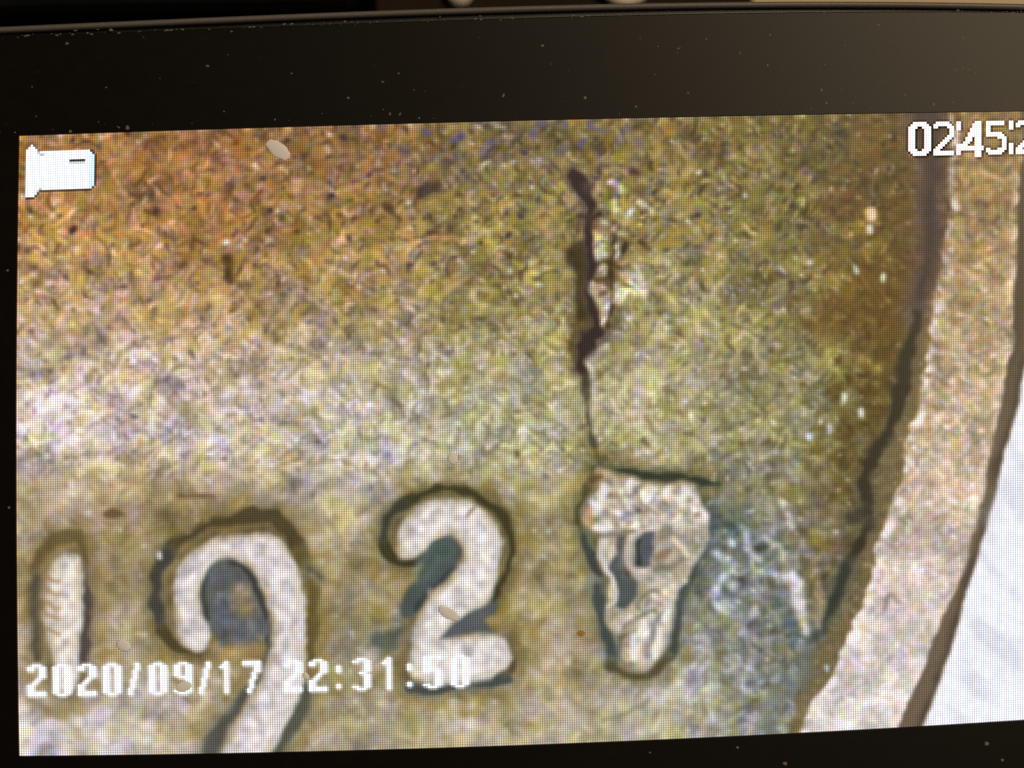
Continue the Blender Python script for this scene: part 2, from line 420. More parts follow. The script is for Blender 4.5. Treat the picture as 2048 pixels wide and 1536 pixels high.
    halo(ONE, (146,122,70), 10, 80, .55, 101); halo(NINE, (142,118,62), 10, 82, .62, 102)
    halo(TWO, (140,118,58), 10, 85, .62, 103); halo(SEVEN, (138,120,60), 8, 60, .5, 104)

    for poly, a in ((ONE, .30), (NINE, .34), (TWO, .36), (SEVEN, .34)):
        d = sdf(poly, 130, .6)
        pic *= (1 - a * np.exp(-np.clip(d, 0, None) / 24) * (1 + .25 * wob))[..., None]  # soft occlusion shade round each numeral, multiplied into the picture
    # dark walls and outlines
    stroke(k1([(170,1180),(290,1235),(420,1190)]), [14,22,14], (130,114,78), 14, .6)
    stroke(k1([(200,960),(190,820),(180,640),(182,500),(225,380),(300,312),(400,312),(450,400),(470,560)]), [18,26,26,22,22,24,22,16,14], (112,96,56), 9, .75, .3)
    stroke(k1([(195,960),(188,820),(182,640),(190,520)]), [12,14,10,8], (88,84,72), 8, .7)
    stroke(k1([(468,500),(468,620),(462,760),(450,900),(445,980)]), [8,13,17,18,14], (88,80,78), 7, .85)
    OL9 = k9([(320,958),(225,932),(142,862),(98,760),(86,640),(97,500),(150,392),(250,312),(380,250),(500,215),(620,195),(720,200),(800,262),(860,360),(900,450)])
    stroke(OL9, [10,18,20,22,22,22,26,22,18,18,28,32,30,26,22], (82,72,44), 8, .82, .2)
    stroke(k9([(100,760),(86,640),(97,500),(140,410)]), [14,16,16,20], (72,74,70), 8, .7)
    stroke(k9([(880,420),(920,520),(945,640),(945,800),(935,1000)]), [20,22,24,22,18], (112,98,52), 9, .8, .3)
    stroke(k9([(930,500),(975,520)]), [22,18], (92,92,80), 9, .7)
    stroke(k9([(905,1130),(895,1240),(840,1350),(760,1470),(720,1560)]), [14,24,26,22,18], (92,96,84), 8, .8)
    stroke(k9([(690,1050),(600,1190),(500,1290),(420,1385),(385,1500),(370,1580)]), [10,22,28,28,22,18], (92,94,90), 10, .85)
    stroke(k2([(380,668),(300,668),(235,630),(205,570),(198,480),(240,380),(320,318),(430,262),(520,228),(600,225),(700,248),(780,290),(860,350),(920,430),(946,520),(950,620),(930,720),(900,800),(850,880)]), [10,13,16,17,17,18,16,13,13,14,13,14,18,18,15,11,13,15,16], (68,64,38), 6, .88, .2)
    stroke(k2([(190,500),(215,400),(300,330)]), [14,16,12], (62,66,58), 8, .6)
    stroke(k2([(905,1100),(962,1150),(975,1220),(935,1310),(850,1375)]), [8,8,7,9,10], (98,88,62), 5, .8)
    stroke(k2([(345,1405),(480,1418),(700,1394),(850,1382),(950,1365)]), [12,17,13,9,6], (82,90,88), 6, .88)
    stroke(k2([(180,1130),(240,1110),(310,1050)]), [36,36,20], (92,100,92), 12, .75)
    stroke(k2([(335,1000),(318,1150),(310,1300)]), [10,16,12], (120,104,78), 9, .6)
    stroke(k7([(330,165),(440,180),(560,195),(680,225),(830,226),(950,248),(1110,272)]), [9,7,9,14,17,9,5], (60,66,50), 5, .92, .2)
    stroke(k7([(325,170),(315,265),(245,380),(232,470),(262,570)]), [9,11,14,13,14], (84,82,46), 6, .8)
    stroke(k7([(270,590),(310,700),(365,810)]), [14,22,16], (68,76,70), 6, .88)
    stroke(k7([(350,900),(365,1000),(385,1110),(420,1200),(440,1290),(445,1370)]), [16,20,18,18,22,24], (74,86,84), 7, .88)
    stroke(k7([(440,1390),(550,1450),(650,1450),(760,1370),(825,1270)]), [14,12,14,16,16], (98,92,62), 7, .85)
    stroke(k7([(1060,430),(1060,540),(1015,680),(945,800),(880,930),(845,1060),(830,1190),(815,1280)]), [18,16,16,16,18,18,15,14], (74,84,80), 6, .85)
    area(k7([(1060,360),(1180,380),(1280,430),(1330,640),(1250,800),(1080,900),(920,1000),(870,1020),(960,840),(1050,640)]), (92,102,98), 18, .7, 1.1)
    area(k7([(1180,820),(1220,900),(1190,1040),(1110,1070),(1060,1000),(1090,880)]), (188,196,208), 9, .55, 1.2)
    area([(1480,1200),(1560,1190),(1600,1280),(1560,1370),(1500,1330)], (118,122,114), 26, .5, 1.0)
    area([(1430,1020),(1520,1010),(1590,1060),(1600,1140),(1640,1250),(1610,1300),(1560,1420),(1480,1440),(1420,1330),(1400,1200)], (122,124,116), 34, .42, 1.3)
    for pts, ws, c, a in (([(1420,1060),(1450,1050),(1500,1080)], [16,18,14], (84,96,92), .7), ([(1510,1100),(1540,1080),(1570,1100)], [12,16,12], (88,98,98), .6), ([(1440,1160),(1460,1190)], [18,16], (90,102,104), .6), ([(1550,1200),(1575,1240),(1590,1290)], [16,22,18], (94,104,106), .7),
                          ([(1500,1240),(1540,1260)], [20,18], (100,110,108), .5), ([(1440,1110),(1462,1125)], [12,12], (196,204,214), .7), ([(1490,1060),(1500,1100),(1520,1120)], [9,10,9], (206,206,208), .7), ([(1525,1075),(1556,1090),(1566,1115)], [8,9,8], (214,208,196), .7), ([(1430,1180),(1450,1150),(1470,1130)], [10,12,8], (206,212,222), .65),
                          ([(1540,1140),(1550,1150)], [18,16], (190,194,222), .7), ([(1515,1146),(1524,1150)], [12,10], (200,206,150), .6), ([(1500,1230),(1510,1215)], [10,9], (206,210,214), .6), ([(1440,1220),(1452,1226)], [12,10], (200,214,200), .6), ([(1470,1310),(1478,1316)], [12,10], (196,216,220), .5),
                          ([(1410,1380),(1420,1370)], [14,14], (196,206,190), .5), ([(1330,1390),(1350,1370),(1365,1375)], [9,10,9], (206,214,206), .6), ([(1560,1000),(1575,1030),(1590,1060)], [9,10,8], (208,204,204), .55), ([(1575,940),(1590,960)], [10,10], (200,208,224), .55), ([(1530,1020),(1545,1050)], [10,9], (196,196,196), .5), ([(1620,1060),(1650,1100)], [14,14], (150,128,72), .5)):
        stroke(pts, ws, c, 8, a, 1.0)
    stroke([(1568,1150),(1590,1165),(1597,1195),(1604,1230),(1610,1262)], [18,24,20,18,14], (214,212,212), 7, .7, .8)
    stroke([(1630,1140),(1640,1200),(1636,1250)], [20,18,12], (158,140,110), 9, .55, .9)
    for x, y, r, c in ((1464,1085,9,(214,238,236)), (1585,1152,10,(225,225,245)), (1688,797,9,(218,240,222)), (1722,826,8,(225,228,235)), (1620,872,8,(215,228,240)), (1659,860,7,(190,195,225)), (1742,430,20,(232,196,158)), (1740,460,9,(235,228,225)), (1712,540,8,(190,215,200)), (1767,556,7,(200,225,205)), (318,1110,6,(235,240,240)), (320,1330,5,(215,220,220)), (1652,1338,5,(190,215,225))):
        stroke([(x, y - 4), (x, y + 4)], [r, r], c, 5, .85, .3)

    cz = (1 - sst(-30, 45, sdf([(1430,1000),(1600,930),(1680,1000),(1660,1180),(1620,1290),(1560,1440),(1400,1440),(1400,1150)], 80))) [..., None]
    sm_ = blur(pic, 22); dt = pic - sm_
    pic = np.clip(pic + cz * (blur(dt, 3.5) * .30 + .5 * (blur(pic, 4.5) - pic)), .08, .97)
    # counters: slate shadow inside the curls
    area(k2([(480,548),(560,508),(620,515),(655,560),(665,610),(610,720),(560,770),(510,820),(468,870),(410,955),(335,980),(298,955),(310,895),(372,805),(425,725),(440,685),(385,665),(420,610)]), (66,76,76), 6, .94, .3)
    stroke(k2([(620,690),(520,800),(400,940)]), [10,14,14], (52,58,64), 8, .6)
    stroke(k2([(430,720),(500,620),(560,600)]), [12,14,16], (78,98,90), 9, .55)
    area(k2([(525,1116),(640,1000),(700,960),(800,915),(865,880),(860,940),(805,990),(800,1050),(875,1085),(700,1097)]), (78,84,90), 6, .92, .3)
    area(k9([(335,560),(365,490),(420,440),(490,425),(600,480),(660,590),(690,680),(710,850),(690,920),(620,900),(540,925),(470,920),(400,840),(345,750)]), (84,88,95), 8, .94, .9)
    stroke(k9([(500,440),(590,500),(640,580),(670,680),(695,790),(708,900),(690,1010)]), [14,20,15,10,10,10,9], (62,66,60), 6, .8)
    stroke(k9([(350,540),(345,640),(365,760)]), [10,12,10], (66,72,60), 6, .7)
    area(k9([(490,650),(520,570),(580,560),(630,640),(620,730),(550,730)]), (140,124,92), 14, .8, 1.3)
    stroke(k9([(420,640),(450,620),(480,640)]), [14,14,10], (112,118,120), 9, .6, 1)
    stroke(k9([(600,760),(630,830),(660,880)]), [12,14,12], (128,124,112), 9, .6, 1)
    area(k9([(430,960),(500,925),(600,880),(680,900),(690,990),(560,1020)]), (146,124,80), 20, .75, .8)

    # ---------------- raised numerals, rubbed bright
    num_id = {}
    f1 = band(66, .6, 111); f2 = band(34, .5, 112); f3 = band(14, .4, 113)
    for name, poly, col, k in (('1', ONE, (212,202,192), .95), ('9', NINE, (206,198,197), .85), ('2', TWO, (209,202,198), .85), ('7', SEVEN, (186,176,162), 2.0)):
        d = sdf(poly, 60, .55) - 1.5
        m = 1 - sst(-8, 6.5, d)
        c = np.array(col) / 255 * (1 + .045 * k * (1.35 * f1 + .8 * f2 + .12 * f3 + .25 * com[..., 0]))[..., None] + .020 * k * tint
        c = c * (1 + (.40 if name == '7' else .07) * grain)
        c = c * (1 - .10 * (1 - sst(2, 20, -d)) * sst(-.5, 1, side))[..., None]
        ed = (1 - sst(0, 24, -d))[..., None]          # ochre lip: relief shading painted where the wall turns down
        c = c + (np.array([.66, .58, .42]) - c) * ed * np.clip(.42 + .22 * f1 + .20 * band(120, .5, 114), .1, .8)[..., None]
        gy_, gx_ = np.gradient(np.clip(d, -60, 60)); gn = np.hypot(gx_, gy_) + 1e-6
        lit = (gx_ * .80 + gy_ * .45) / gn                      # flanks to the right and below catch the ring light
        rim_in = np.exp(-np.clip(-d, 0, None) / 9)
        c = c + (np.array([.95, .94, .95]) - c) * (rim_in * np.clip(lit, 0, 1) * .75)[..., None]
        c = c * (1 - .22 * rim_in * np.clip(-lit, 0, 1))[..., None]
        c = np.clip(c, 0, .97)
        pic += (c - pic) * m[..., None]
        num_id[name] = d
    # wear on the one's flank
    for y in (515, 585, 650, 710, 790):
        stroke(k1([(245, y), (300, y + 28), (320, y + 34)]), [7,6,2], (150,118,78), 5, .7)
    # breaks in the two
    stroke(k2([(735,345),(710,370),(690,400)]), [5,5,3], (120,104,90), 4, .7)
    stroke(k2([(480,830),(470,860)]), [8,8], (196,176,150), 6, .5)
    # damaged seven: a caved-in middle, a split toe
    area(k7([(470,570),(560,575),(700,520),(860,540),(1010,560),(1000,680),(930,760),(870,860),(760,840),(640,950),(580,1050),(480,1085),(430,1040),(470,960),(430,800)]), (146,138,122), 14, .72, 1.1)
    area(k7([(470,600),(522,592),(508,680),(542,790),(602,880),(578,960),(512,1042),(468,1000),(470,920),(432,815),(440,750),(462,690)]), (70,78,76), 6, .95, .5)
    stroke(k7([(400,600),(372,680),(385,760),(430,840),(455,930),(462,990),(432,1030)]), [13,12,10,9,8,7,8], (208,202,200), 5, .8, .5)
    stroke(k7([(730,528),(640,550),(560,605),(536,690),(560,780),(630,810)]), [8,12,14,15,14,12], (204,190,182), 6, .85, .5)
    stroke(k7([(508,640),(512,730),(545,820)]), [6,7,6], (88,82,74), 5, .7)
    area(k7([(606,620),(645,572),(700,560),(696,690),(660,790),(606,760)]), (72,80,90), 6, .95, .4)
    stroke(k7([(612,620),(604,690),(612,750)]), [5,6,5], (52,56,54), 4, .8)
    area(k7([(715,710),(770,668),(806,690),(785,748),(730,755)]), (136,110,86), 6, .9, .3)
    stroke(k7([(700,800),(800,790),(880,730)]), [8,9,8], (118,112,100), 7, .7)
    stroke(k7([(820,608),(862,650),(905,712)]), [7,10,7], (232,214,184), 5, .85)
    stroke(k7([(950,600),(990,560),(1010,500)]), [14,14,10], (150,142,128), 9, .5)
    stroke(k7([(880,850),(760,870),(660,930),(590,1030),(480,1110),(430,1140)]), [16,18,18,14,12,12], (188,174,152), 8, .7, .7)
    stroke(k7([(600,1040),(600,990),(660,940),(720,920)]), [7,8,8,6], (108,104,92), 5, .75)
    stroke(k7([(520,1160),(590,1100),(660,1050),(700,1040)]), [8,9,9,7], (112,106,92), 6, .7)
    stroke(k7([(690,1200),(715,1110),(770,1050)]), [7,9,8], (112,112,112), 6, .7)
    stroke(k7([(655,1330),(665,1260),(730,1190)]), [6,7,7], (128,124,128), 5, .7)
    stroke(k7([(600,330),(620,390),(720,470)]), [7,8,6], (118,108,96), 6, .7)
    stroke(k7([(400,440),(480,480),(560,500)]), [6,7,6], (138,128,116), 6, .6)
    stroke(k7([(340,585),(430,590),(560,560)]), [9,9,8], (112,106,92), 6, .75)
    stroke(k7([(335,245),(390,230)]), [9,8], (120,92,58), 6, .8)
    stroke(k7([(300,430),(310,500)]), [10,11], (180,122,70), 6, .65)
    for pts in ([(560,260),(550,320)], [(400,290),(370,390)], [(700,300),(645,370)], [(790,290),(775,340)], [(330,380),(370,420)], [(340,540),(440,545)], [(570,1210),(580,1340)], [(735,1190),(705,1330)], [(640,1120),(600,1200)], [(790,1040),(770,1110)], [(880,300),(930,330)], [(1000,440),(1015,490)]):
        stroke(k7(pts), [12] * len(pts), (230,227,224), 5, .8, .3)
    # a few short scratches and marks on the field
    for pts, ws, c in (([(845,640),(838,720)], [4,3], (120,110,80)), ([(790,770),(784,825)], [6,5], (110,120,100)), ([(860,474),(935,482)], [5,4], (225,170,110)), ([(862,468),(920,470)], [5,4], (96,66,40)),
                       ([(1205,1440),(1250,1425),(1300,1400)], [6,7,5], (120,118,92)), ([(1030,905),(1045,935)], [7,5], (110,96,66)), ([(360,992),(430,990)], [6,5], (96,74,44)), ([(210,1030),(250,1028)], [7,6], (104,84,50)), ([(560,930),(600,920)], [5,4], (120,100,66)),
                       ([(455,520),(462,560)], [20,16], (84,62,34)), ([(845,385),(870,375)], [26,20], (72,54,48)), ([(770,410),(800,440)], [10,10], (84,62,44))):
        stroke(pts, ws, c, 6, .7, .4)

    pic = blur(np.clip(pic, 0, 1), 2.5)
    # back down to real LCD pixels
    pic = pic.reshape(NV, S, NU, S, 3).mean((1, 3))
    dn = lambda a: a.reshape(NV, S, NU, S).mean((1, 3))
    # the panel's firmware sharpens the frame
    p5 = np.pad(pic, ((1, 1), (1, 1), (0, 0)), mode='edge')
    nb = (p5[:-2, 1:-1] + p5[2:, 1:-1] + p5[1:-1, :-2] + p5[1:-1, 2:]) / 4
    pic = np.clip(pic + .6 * (pic - nb), 0.02, 1)

    ids = np.zeros((NV, NU), int)                      # 0 field
    ids[dn(crk) < 1.5] = 1
    ids[dn(rim_d) < 0] = 2
    ids[dn(sh_d) < 0] = 3
    ids[dn(pap) < 0] = 4
    for k, n in enumerate('1927'):
        ids[dn(num_id[n]) < 0] = 5 + k
    return pic, ids

FONT = {
 '0': ('.####.', '##..##', '##..##', '##..##', '##..##', '##..##', '##..##', '##..##', '##..##', '##..##', '##..##', '.####.'),
 '1': ('..##..', '.###..', '####..', '..##..', '..##..', '..##..', '..##..', '..##..', '..##..', '..##..', '..##..', '..##..'),
 '2': ('.####.', '##..##', '##..##', '....##', '....##', '...##.', '..##..', '.##...', '##....', '##....', '######', '######'),
 '3': ('.####.', '##..##', '....##', '....##', '....##', '..###.', '....##', '....##', '....##', '....##', '##..##', '.####.'),
 '5': ('######', '##....', '##....', '##....', '#####.', '##..##', '....##', '....##', '....##', '....##', '##..##', '.####.'),
 '7': ('######', '######', '....##', '....##', '...##.', '...##.', '...##.', '..##..', '..##..', '..##..', '.##...', '.##...'),
 '9': ('.####.', '##..##', '##..##', '##..##', '##..##', '.#####', '....##', '....##', '....##', '....##', '##..##', '.####.'),
 '/': ('....##', '....##', '....##', '...##.', '...##.', '...##.', '..##..', '..##..', '..##..', '.##...', '.##...', '.##...'),
 ':': ('......', '......', '......', '..##..', '..##..', '......', '......', '......', '......', '..##..', '..##..', '......'),
}
BIG = {
 '0': ('..#####..', '.#######.', '###...###', '##.....##', '##.....##', '##.....##', '##.....##', '##.....##', '##.....##', '##.....##', '##.....##', '##.....##', '###...###', '.#######.', '..#####..'),
 '2': ('.######..', '########.', '##....###', '.......##', '.......##', '.......##', '......###', '.....###.', '....###..', '...###...', '..###....', '.###.....', '###......', '#########', '#########'),
 '4': ('......##.', '.....###.', '.....###.', '....####.', '....####.', '...##.##.', '...##.##.', '..##..##.', '..##..##.', '.##...##.', '##....##.', '#########', '#########', '......##.', '......##.', '......##.'),
 '5': ('########.', '########.', '##.......', '##.......', '##.......', '#######..', '########.', '.....####', '.......##', '.......##', '.......##', '.......##', '##...####', '########.', '.######..'),
 ':': ('##', '##', '##', '##', '..', '..', '..', '..', '..', '..', '##', '##', '##', '##', '##'),
}
def stamp_overlays(pic, ids):
    """the recorder's own white symbols, one LCD pixel at a time; returns id -> (name, label)"""
    names = {}
    nid = 20
    white = np.array([.97, .985, 1.0])
    def put(rows, u0, v0, name, label, soft=.35):
        nonlocal nid
        pts = [(v0 + r, u0 + c) for r, row in enumerate(rows) for c, ch in enumerate(row) if ch == '#' and 0 <= u0 + c < NU]
        S_ = set(pts)
        for v, u in pts:                                # faint ringing right and below each stroke
            for dv, du, a in ((0, 1, .34), (1, 0, .30), (0, -1, .26), (-1, 0, .22), (1, 1, .14)):
                q = (v + dv, u + du)
                if q not in S_ and q[1] < NU:
                    pic[q] += (white - pic[q]) * a * soft
        for q in pts:
            pic[q] = white; ids[q] = nid
        names[nid] = (name, label); nid += 1
    row = [('2',8),('0',19),('2',30),('0',41),('/',50),('0',61),('9',72),('/',81),('1',91),('7',102),('2',120),('2',131),(':',140),('3',150),('1',162),(':',171),('5',181),('0',193)]
    wide = lambda r: tuple(''.join(c if i not in (0, 5) else c + c for i, c in enumerate(l)) for l in r)
    for ch, u in row:
        rows = FONT[ch] if ch in '/:1' else wide(FONT[ch])
        rows = rows[:4] + (rows[3],) + rows[4:9] + (rows[8],) + rows[9:]
        put(rows, u - len(rows[0]) // 2, 232, 'date_character', 'white character "%s" of the date and time line' % ch, .9)
    for ch, u in (('0',389),('2',400),(':',410),('4',412),('5',423),(':',433),('2',436),('2',447)):
        put([''.join('#' if '#' in l[max(0, i - 1):i + 1] else '.' for i in range(len(l) + 1)) for l in BIG[ch]] if ch in '04' else BIG[ch], u, 4, 'counter_character', 'white character "%s" of the recording time counter' % ch, -.9)
    # camcorder symbol
    poly = [(2.7,6.2),(5.6,4.4),(9.6,7.4),(31.0,7.4),(32.6,9.0),(32.6,22.6),(31.0,24.3),(9.6,24.3),(5.2,27.6),(2.7,26.4)]
    ic = []; shade = []
    for v in range(30):
        line = ''
        for u in range(36):
            x, y, ins = u + .5, v + .5, False
            for (xa, ya), (xb, yb) in zip(poly, poly[1:] + poly[:1]):
                if (ya > y) != (yb > y) and x < (xb - xa) * (y - ya) / (yb - ya) + xa: ins = not ins
            line += '#' if ins and not (v == 11 and 22 <= u <= 28) else '.'
        ic.append(line)
    put(ic, 0, 0, 'camcorder_symbol', 'white camcorder symbol in the corner of the screen', .1)
    for v in range(1, 30):                              # dark edging below and right of the symbol
        for u in range(1, 36):
            if ic[v][u] == '.' and (ic[v - 1][u] == '#' or ic[v][u - 1] == '#') : pic[v, u] *= .45 if u > 8 or v > 20 else .8
    for u in range(22, 29):
        pic[11, u] = (.16, .14, .13); pic[12, u] *= .8
    for u, v in ((9, 8), (10, 8), (8, 7), (8, 24), (9, 23)): pic[v, u] *= .7
    pic[7:24, 31:33, 0] *= .84; pic[7:24, 31:33, 1] *= .95
    return names
# ---- PICTURE END
pic, ids = screen_picture()
overlay_names = stamp_overlays(pic, ids)

# ------------------------------------------------------------------ materials
def lcd_material():
    m, nt, b = mat_base('lcd_pixels')
    N, L = nt.nodes, nt.links
    b.inputs['Base Color'].default_value = (0.006, 0.005, 0.006, 1)
    b.inputs['Roughness'].default_value = 0.34
    b.inputs['Specular IOR Level'].default_value = 0.15
    at_ = N.new('ShaderNodeAttribute'); at_.attribute_name = 'shown'
    uv = N.new('ShaderNodeUVMap'); uv.uv_map = 'cell'
    sx = N.new('ShaderNodeSeparateXYZ'); L.new(uv.outputs[0], sx.inputs[0])
    def wave(src, shift, lo, hi):
        a = N.new('ShaderNodeMath'); a.operation = 'MULTIPLY_ADD'
        a.inputs[1].default_value = 2 * math.pi; a.inputs[2].default_value = -2 * math.pi * shift
        L.new(src, a.inputs[0])
        c = N.new('ShaderNodeMath'); c.operation = 'COSINE'; L.new(a.outputs[0], c.inputs[0])
        d = N.new('ShaderNodeMath'); d.operation = 'MULTIPLY_ADD'
        d.inputs[1].default_value = (hi - lo) / 2; d.inputs[2].default_value = (hi + lo) / 2
        L.new(c.outputs[0], d.inputs[0]); return d.outputs[0]
    row = wave(sx.outputs[1], .5, .74, 1.26)
    comb = N.new('ShaderNodeCombineXYZ')
    for i, sh in enumerate((.36, .5, .64)):            # red, green and blue stripes of each cell
        mu = N.new('ShaderNodeMath'); mu.operation = 'MULTIPLY'
        L.new(wave(sx.outputs[0], sh, .52, 1.48), mu.inputs[0]); L.new(row, mu.inputs[1])
        L.new(mu.outputs[0], comb.inputs[i])
    vm = N.new('ShaderNodeVectorMath'); vm.operation = 'MULTIPLY'
    L.new(at_.outputs['Vector'], vm.inputs[0]); L.new(comb.outputs[0], vm.inputs[1])
    L.new(vm.outputs[0], b.inputs['Emission Color'])
    b.inputs['Emission Strength'].default_value = 1.0
    return m
LCD = lcd_material()
M_PANEL = plain('black_gloss_panel', (.002, .0017, .0015), .36, 0, .17, noise=(.005, .0042, .0036), nscale=900)
M_CASE = plain('black_case_plastic', (.085, .082, .085), .45, 0, .4, noise=(.12, .115, .115), bump=.1, nscale=2500)
M_MATRIX = plain('black_matrix', (.004, .004, .004), .4)
M_DUST = plain('grey_dust', (.15, .135, .12), .9, nscale=5000, noise=(.12, .11, .10))
M_FLAKE = plain('pale_flake', (.75, .68, .66), .8, nscale=6000, noise=(.6, .52, .5))
M_DESK = plain('beige_desk', (.42, .33, .22), .55, noise=(.36, .27, .17), nscale=60)
M_STEEL = plain('brushed_steel', (.34, .31, .28), .5, .15, noise=(.62, .60, .58), bump=.5, nscale=2500)
M_DARK = plain('dark_brown_plastic', (.012, .008, .006), .8, 0, .05, noise=(.018, .012, .009), nscale=200)
M_BLACK = plain('black_foam', (.002, .002, .002), .9, 0, .03, noise=(.006, .006, .006), nscale=400)
M_WIRE = plain('white_cable_sheath', (.5, .46, .41), .4, noise=(.62, .58, .52), nscale=200)

# ------------------------------------------------------------------ desk
CASE_H = 16.0
zt = -(CASE_H + .0) * MM
tag(link('desk', [(-.5, -.4, zt), (.5, -.4, zt), (.5, .6, zt), (-.5, .6, zt)], [(0, 1, 2, 3)], M_DESK), 'beige desk glimpsed beyond the top right edge of the case', kind='structure')

# ------------------------------------------------------------------ the display
disp = bpy.data.objects.new('microscope_display', None)
sc.collection.objects.link(disp)
disp.location = (0, 0, zt)
tag(disp, 'small black microscope monitor showing an enlarged worn coin numbered 1927', 'monitor')
OFF = np.array([0, 0, zt])
def mmv(P): return np.asarray(P) * MM - OFF
def part(name, V, F, mat, parent=disp, smooth=False, label=None):
    o = link(name, mmv(V), F, mat, parent, smooth)
    if label: o['label'] = label
    return o

def path_y(pts):
    p = np.array(pts, float); return lambda x: np.interp(x, p[:, 0], p[:, 1])
def quad_fit(pts, deg=3):
    p = np.array(pts, float); c = np.polyfit(p[:, 0], p[:, 1], deg); return lambda x: np.polyval(c, x)
SEAM = quad_fit([(0, 74), (230, 63), (460, 55), (700, 47), (1000, 37), (1400, 27), (1700, 22), (2048, 24)])
RIM = quad_fit([(0, 57), (300, 43), (700, 26), (1000, 17), (1400, 8), (1700, 5), (2048, 11)])

def outline(topf, x0, x1, ybot, rad, z):
    """closed outline in mm: measured top border, rounded corners, counter-clockwise seen from above"""
    pts = []
    xs = np.linspace(x0 + rad, x1 - rad, 60)
    for x in xs: pts.append((x, float(topf(min(max(x, -60), 2150)))))
    yr, yl = pts[-1][1], pts[0][1]
    def arc(cx, cy, a0, a1):
        for a in np.linspace(math.radians(a0), math.radians(a1), 10)[1:-1]:
            pts.append((cx + rad * math.cos(a), cy - rad * math.sin(a)))
    arc(x1 - rad, yr + rad, 90, 0)
    pts.append((x1, yr + rad)); pts.append((x1, ybot - rad))
    arc(x1 - rad, ybot - rad, 0, -90)
    pts.append((x1 - rad, ybot)); pts.append((x0 + rad, ybot))
    arc(x0 + rad, ybot - rad, -90, -180)
    pts.append((x0, ybot - rad)); pts.append((x0, yl + rad))
    arc(x0 + rad, yl + rad, 180, 90)
    p = np.array(pts)[::-1]
    return at(p[:, 0], p[:, 1], z)

def inset(ring, d):
    r = ring.copy(); n = len(r)
    t = np.roll(r, -1, 0) - np.roll(r, 1, 0)
    t /= np.linalg.norm(t[:, :2], axis=1)[:, None] + 1e-9
    r[:, 0] -= t[:, 1] * d; r[:, 1] += t[:, 0] * d
    return r
def at_z(ring, z):
    r = ring.copy(); r[:, 2] = z; return r

X0, X1, YB = -260, 2440, 1840
rim = outline(RIM, X0 - 30, X1 + 30, YB + 30, 120, .55)
# rounded lip of the case: up the outside, over the top, down into the groove
prof = [(-.24, -CASE_H), (-.24, -.5), (-.22, .1), (-.15, .36), (-.06, .5), (.06, .55), (.2, .5), (.3, .36), (.36, .1), (.36, -.35)]
V, F = loft([at_z(inset(rim, d), z) for d, z in prof], cap_first=True)
part('case', V, F, M_CASE, smooth=True)
# floor of the groove and the front panel with its opening
g0 = at_z(inset(rim, .34), -.30)
seam = outline(SEAM, X0 + 5, X1 - 5, YB - 5, 90, .15)
V, F = loft([g0, at_z(seam, -.30)])
part('groove', V, F, M_MATRIX)
n_o = len(seam)
us = np.concatenate([np.linspace(0, NU, 40), np.full(24, NU), np.linspace(NU, 0, 40), np.zeros(24)])
vs = np.concatenate([np.full(40, NV), np.linspace(NV, 0, 26)[1:-1], np.zeros(40), np.linspace(0, NV, 26)[1:-1]])
lx, ly = lcd(us, vs)
hole = at(lx, ly, .12)
ctr = hole.mean(0)
def ang_resample(ring, angs):
    a = np.unwrap(np.arctan2(ring[:, 1] - ctr[1], ring[:, 0] - ctr[0])); o = np.argsort(a)
    a = a[o]; r = ring[o]
    a3 = np.concatenate([a - 2 * math.pi, a, a + 2 * math.pi]); r3 = np.vstack([r, r, r])
    return np.column_stack([np.interp(angs, a3, r3[:, k]) for k in range(3)])
angs = np.sort(np.unique(np.round(np.concatenate([np.arctan2(hole[:, 1] - ctr[1], hole[:, 0] - ctr[0]), np.arctan2(seam[:, 1] - ctr[1], seam[:, 0] - ctr[0])]), 7)))
so, ho = ang_resample(seam, angs), ang_resample(hole, angs)
ho_out = ho + (ho - ctr) * np.array([.0012, .0022, 0])
V, F = loft([at_z(so, -.28), at_z(inset(so, .02), .10), at_z(inset(so, .09), .15), at_z(ho_out, .15), at_z(ho_out, -.02)])
part('front_panel', V, F, M_PANEL)

# backing of the screen and its lit cells, split by what they show
V, F = loft([at_z(ho_out, -.9), at_z(ho_out, -.03)], True, True)
screen = part('screen', V, F, M_MATRIX, label='lit screen with a close view of a coin')
gu, gv = np.meshgrid(np.arange(NU + 1), np.arange(NV + 1))
gx, gy = lcd(gu.astype(float), gv.astype(float))
GP = mmv(at(gx, gy, 0.0)).reshape(-1, 3)
lin_pic = np.where(pic <= .04045, pic / 12.92, ((pic + .055) / 1.055) ** 2.4)
GAIN = 1.13
def cells(name, mask, label):
    vi, ui = np.nonzero(mask)
    if len(vi) == 0: return
    q = np.stack([(vi + 1) * (NU + 1) + ui, (vi + 1) * (NU + 1) + ui + 1, vi * (NU + 1) + ui + 1, vi * (NU + 1) + ui], 1)
    used, inv = np.unique(q, return_inverse=True)
    me = bpy.data.meshes.new(name)
    n = len(vi)
    me.vertices.add(len(used)); me.vertices.foreach_set('co', GP[used].ravel())
    me.loops.add(4 * n); me.loops.foreach_set('vertex_index', inv.reshape(-1).astype(np.int32))
    me.polygons.add(n); me.polygons.foreach_set('loop_start', np.arange(n, dtype=np.int32) * 4)
    me.update(calc_edges=True)
    uvl = me.uv_layers.new(name='cell')
    uvl.data.foreach_set('uv', np.tile(np.array([0, 0, 1, 0, 1, 1, 0, 1], np.float32), n))
    ca = me.attributes.new('shown', 'FLOAT_COLOR', 'CORNER')
    col = np.ones((n, 4, 4), np.float32); col[:, :, :3] = (lin_pic[vi, ui] * GAIN)[:, None, :]
    ca.data.foreach_set('color', col.ravel())
    me.materials.append(LCD)
    o = bpy.data.objects.new(name, me); sc.collection.objects.link(o); o.parent = screen
    o['label'] = label
